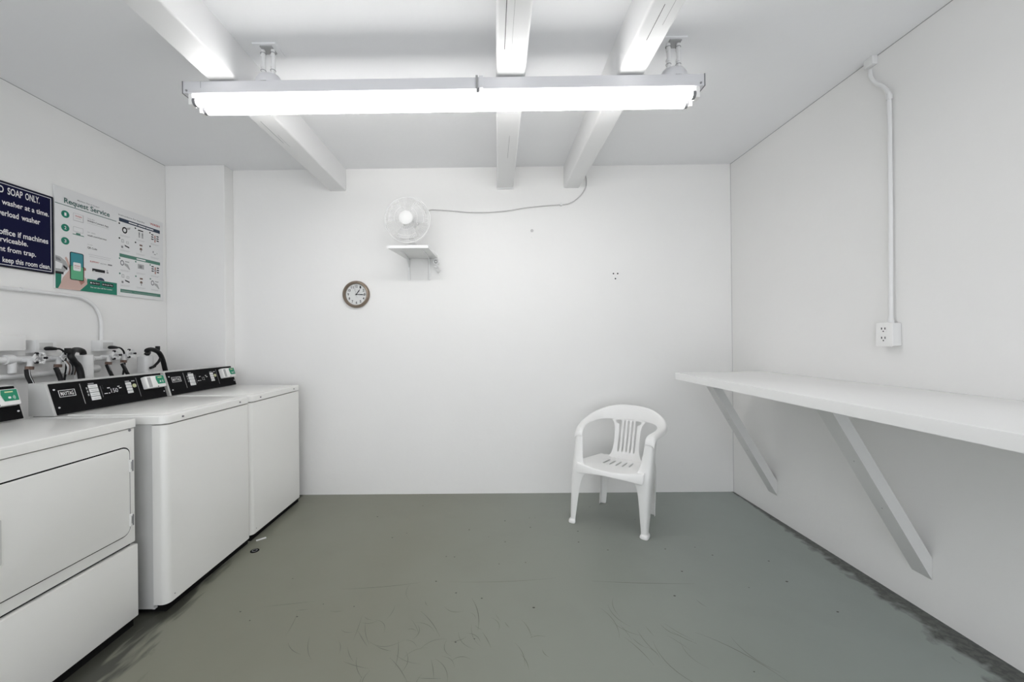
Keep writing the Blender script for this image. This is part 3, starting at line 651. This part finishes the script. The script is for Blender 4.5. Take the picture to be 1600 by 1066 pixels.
hand(37, .060, .0045, 'ink', .011).build('hour_hand', ck)
hand(93, .078, .0035, 'ink', .013).build('minute_hand', ck)
hand(-14, .072, .0010, 'grey', .015, .03).build('second_hand', ck)
MB().lathe([(.005, .010), (.005, .017), (0, .017)], 'ink', 14, XC).build('centre_cap', ck)

# ------------------------------------------------------------------ screw holes and small wall marks
for x, z, l in ((1.072, 1.915, 'upper left'), (1.109, 1.915, 'upper right'), (1.089, 1.871, 'lowest')):
    tag(MB().lathe([(.0065, 0), (.0065, .002), (.003, .003), (0, .001)], 'ink', 12, Matrix.Translation((x, 3.31, z)) @ Matrix.Rotation(PI/2, 4, 'X')).build('wall_screw'), 'small dark screw in the back wall, %s of the group of three' % l, 'screw', 'three dark screws on the back wall')
tag(MB().lathe([(.014, 0), (.012, .003), (0, .004)], 'cordm', 14, Matrix.Translation((.365, 3.31, 2.30)) @ Matrix.Rotation(PI/2, 4, 'X')).build('wall_plug'), 'painted over plug on the back wall right of the fan', 'plug')
tag(MB().lathe([(.010, 0), (.009, .003), (0, .004)], 'wall', 14, Matrix.Translation((.365, 3.31, 2.245)) @ Matrix.Rotation(PI/2, 4, 'X')).build('wall_plug'), 'faint painted plug just below the larger wall plug', 'plug')

# ------------------------------------------------------------------ outlet and its conduit on the right wall
ol = thing('power_outlet', 'white surface mounted double outlet on the right wall above the counter', 'outlet', (2.099, 1.985, 1.35))
MB().box((2.052, 1.945, 1.293), (2.099, 2.022, 1.412), 'trimw', .006).build('back_box', ol)
fp = MB().box((2.046, 1.943, 1.291), (2.053, 2.024, 1.414), 'plastic', .003)
for z in (1.378, 1.330):
    fp.prism(rrect(-.017, -.016, .017, .016, .008), 0, .0015, 'plastic', Matrix(((0, 0, -1, 2.0465), (1, 0, 0, 1.985), (0, 1, 0, z), (0, 0, 0, 1))))
    for dy in (-.0085, .0085): fp.box((2.0445, 1.985+dy-.0022, z+.000), (2.0455, 1.985+dy+.0022, z+.011), 'ink')
    fp.box((2.0445, 1.982, z-.012), (2.0455, 1.988, z-.006), 'ink')
fp.build('face_plate', ol)
MB().tube([(2.078, 1.98, 1.412), (2.078, 1.98, 1.432)], .014, 'trimw', 14).tube([(2.078, 1.98, 1.428), (2.078, 1.98, 1.445)], .011, 'trimw', 14).build('connector', ol)
P = smoothpath([(2.086, 2.08, 2.80), (2.084, 2.075, 2.76), (2.083, 2.05, 2.71), (2.083, 2.005, 2.655), (2.083, 1.985, 2.61), (2.084, 1.981, 2.55), (2.084, 1.98, 2.0), (2.080, 1.98, 1.44)], 8)
cdt = thing('conduit', 'thin white conduit dropping down the right wall to the outlet', 'conduit', (2.084, 1.98, 2.0))
MB().tube(P, .0095, 'trimw', 12).build('pipe', cdt)
MB().box((2.068, 2.05, 2.815), (2.099, 2.10, 2.861), 'trimw', .005).build('ceiling_box', cdt)
MB().tube([(2.084, 1.981, 2.60), (2.084, 1.981, 2.575)], .0125, 'trimw', 12).build('coupling', cdt)

# ------------------------------------------------------------------ folding counter
ct = thing('wall_counter', 'long white wall mounted folding counter on two diagonal braces', 'counter', (2.099, 1.8, 0))
mb = MB(); mb.prism([(1.385, .35), (2.097, .35), (2.097, 2.95), (1.392, 2.875)], 1.034, 1.083, 'top', bev=.002); mb.build('counter_top', ct)
def brace(y0, y1):
    # axis from under the top to the wall
    A = Vector((1.60, 0, 1.033)); B = Vector((2.098, 0, .172)); d = (B-A).normalized(); n = Vector((-d.z, 0, d.x)) # n points up-right
    if n.x < 0: n = -n
    th = .054
    # four corner outline in xz clipped to the underside plane and the wall plane
    tT = th/ -d.z * 1.0
    p0 = A; p1 = B; p2 = Vector((2.098, 0, .172+th/d.x)) if d.x else B
    p3 = Vector((A.x+th/abs(d.z), 0, 1.033))
    out = [p0, p1, p2, p3]
    Y = Matrix(((1, 0, 0, 0), (0, 0, -1, 0), (0, 1, 0, 0), (0, 0, 0, 1)))
    m = MB().prism([(q.x, q.z) for q in out], -y1, -y0, 'brace', Y)
    for t in (.35, .62): 
        q = A+(B-A)*t; m.lathe([(.003, 0), (0, .001)], 'grey', 8, Matrix.Translation(q+Vector((-.001, (y0+y1)/2, 0)).lerp(Vector((0, (y0+y1)/2, 0)), 0)) @ Matrix.Rotation(-2.1, 4, 'Y'))
    m.build('brace', ct)
brace(1.822, 1.910); brace(2.800, 2.888)

# ------------------------------------------------------------------ monobloc chair
chair = thing('plastic_chair', 'white moulded plastic armchair with slotted back on the grey floor', 'chair', (.92, 2.82, 0))
r_ = Vector((.829, -.559, 0)); b_ = Vector((.559, .829, 0))
CX = Matrix(((r_.x, b_.x, 0, .920), (r_.y, b_.y, 0, 2.820), (0, 0, 1, 0), (0, 0, 0, 1))) @ Matrix(((1, 0, .070, -.013), (0, 1, 0, 0), (0, 0, 1, 0), (0, 0, 0, 1)))   # splayed a little to one side
# seat with slots
xs = [-.215, -.19, -.14, -.0968, -.0872, -.0508, -.0412, -.0048, .0048, .0412, .0508, .0872, .0968, .14, .19, .215]
ys = [-.245, -.235, -.21, -.15, -.07, .0, .09, .135, .185]
def seatz(u, y):  # u in -1..1
    return .450-.020*(1-u*u)-.036*max(0, (y+.15)/.33)+.006*u*u
rows = []
for iy, y in enumerate(ys):
    row = []
    for x in xs:
        u = x/.215; wdt = .232-.045*max(0, (y+.2)/.37); xx = u*wdt; yy = y-.018*(1-u*u)*(1 if y < -.1 else 0)
        row.append((xx, yy, seatz(u, y)))
    rows.append(row)
lip = [[(p[0]*1.0, p[1]-.006, p[2]-.018) for p in rows[0]], [(p[0], p[1]-.008, .378+.022*(1-(p[0]/.232)**2)) for p in rows[0]]]
skip = set()
for j in (3, 5, 7, 9, 11): skip.add((6, j)); skip.add((7, j))
allrows = [lip[1], lip[0]]+rows
MB().grid(allrows, 'plastic', skip, CX).build('seat', chair, solid=.006, sub=2)
sd = MB()
for s_ in (-1, 1):
    sd.grid([[(s_*.232, -.245, .450), (s_*.225, -.12, .448), (s_*.205, .02, .436), (s_*.19, .165, .418)], [(s_*.238, -.245, .375), (s_*.232, -.12, .395), (s_*.21, .02, .39), (s_*.192, .165, .365)]], 'plastic', X=CX)
sd.build('seat_skirt', chair, solid=.006, sub=1)
# back panel with slots
zs = [(.385, .165, .150), (.415, .178, .122), (.448, .186, .104), (.50, .195, .098), (.57, .206, .097), (.64, .216, .101), (.668, .220, .108), (.694, .224, .125), (.72, .228, .16)]
cols = [-1, -.82, -.66, -.545, -.355, -.245, -.055, .055, .245, .355, .545, .66, .82, 1]
rows = []
for z, y, wd in zs: rows.append([(c*(wd if abs(c) > .7 else .098), y+.018*(1-c*c), z) for c in cols])
skip = {(i, j) for i in (2, 3, 4, 5, 6) for j in (2, 4, 6, 8, 10)} | {(6, 1), (6, 11)}
MB().grid(rows, 'plastic', skip, CX).build('backrest', chair, solid=.007, sub=2)
# arm and back rail
half = [((0, .256, .830), (0, .240, .700)), ((.09, .252, .826), (.08, .236, .698)), ((.165, .238, .810), (.135, .222, .696)), ((.225, .203, .784), (.180, .195, .698)),
        ((.276, .148, .752), (.220, .14, .698)), ((.294, .080, .725), (.236, .08, .692)), ((.300, .01, .712), (.242, .01, .695)), ((.288, -.06, .706), (.236, -.06, .692)),
        ((.276, -.13, .702), (.226, -.128, .693)), ((.268, -.18, .694), (.216, -.178, .688)), ((.265, -.20, .67), (.214, -.202, .668)), ((.265, -.208, .635), (.212, -.21, .635))]
st = [((-a[0], a[1], a[2]), (-b[0], b[1], b[2])) for a, b in half[:0:-1]]+half
rows = [[], [], [], []]
for a, b in st:
    a = Vector(a); b = Vector(b); out = Vector((a.x*.9, max(a.y, .0), 0)); out = out.normalized() if out.length > .01 else Vector((0, 1, 0))
    rows[0].append(a+out*.010+Vector((0, 0, -.030))); rows[1].append(a); rows[2].append((a+b)/2+Vector((0, 0, .004))); rows[3].append(b)
MB().grid(rows, 'plastic', (), CX).build('arm_rail', chair, solid=.007, sub=2)
# legs: L section, front panel + outer panel
def leg(stn, s_, dx=0, dy=0):
    rows = []
    for (z, xi, xo, yf, ys_) in stn:
        q = 1-z/.68; xi += s_*dx; xo += s_*dx; yf += dy*q; ys_ += dy*q
        rows.append([(s_*xi, yf+.004, z), (s_*(xi+xo)/2, yf-.002, z), (s_*xo, yf, z), (s_*(xo+.004), (yf+ys_)/2, z), (s_*(xo+.002), ys_, z)])
    MB().grid(rows, 'plastic', (), CX).build('leg', chair, solid=.007, sub=2)
fl = [(.680, .214, .265, -.198, -.10), (.61, .210, .266, -.208, -.12), (.53, .202, .266, -.218, -.13), (.46, .188, .266, -.234, -.13), (.425, .160, .266, -.246, -.12), (.398, .150, .266, -.250, -.115), (.372, .170, .265, -.250, -.12),
      (.33, .188, .265, -.250, -.13), (.25, .200, .263, -.247, -.145), (.12, .213, .260, -.240, -.16), (.04, .222, .258, -.232, -.175), (.026, .222, .258, -.232, -.176), (.022, .216, .268, -.243, -.176), (.0, .216, .269, -.245, -.176)]
rl = [(.42, .120, .190, .185, .10), (.38, .130, .196, .192, .11), (.30, .142, .200, .198, .135), (.15, .158, .203, .210, .165), (.035, .166, .205, .218, .18), (.0, .164, .207, .222, .18)]
leg(fl, -1); leg(fl, 1, 0, .045)
for s_ in (-1, 1): leg(rl, s_, .030)

# ------------------------------------------------------------------ bits on the floor
tag(MB().box((-.03, -.007, 0), (.03, .007, .006), 'white', .002, Matrix.Translation((-1.585, 2.565, 0)) @ Matrix.Rotation(.75, 4, 'Z')).build('plastic_scrap'), 'small white scrap lying on the floor at the foot of the washers', 'scrap')
tag(MB().lathe([(.026, 0), (.026, .002), (.018, .003), (0, .003)], 'dark', 20, Matrix.Translation((-1.541, 2.425, 0))).torus(.014, .002, 'grey', Matrix.Translation((-1.541, 2.425, .003)), 16, 6).build('floor_plug'), 'round dark plug in the floor in front of the washers', 'plug')
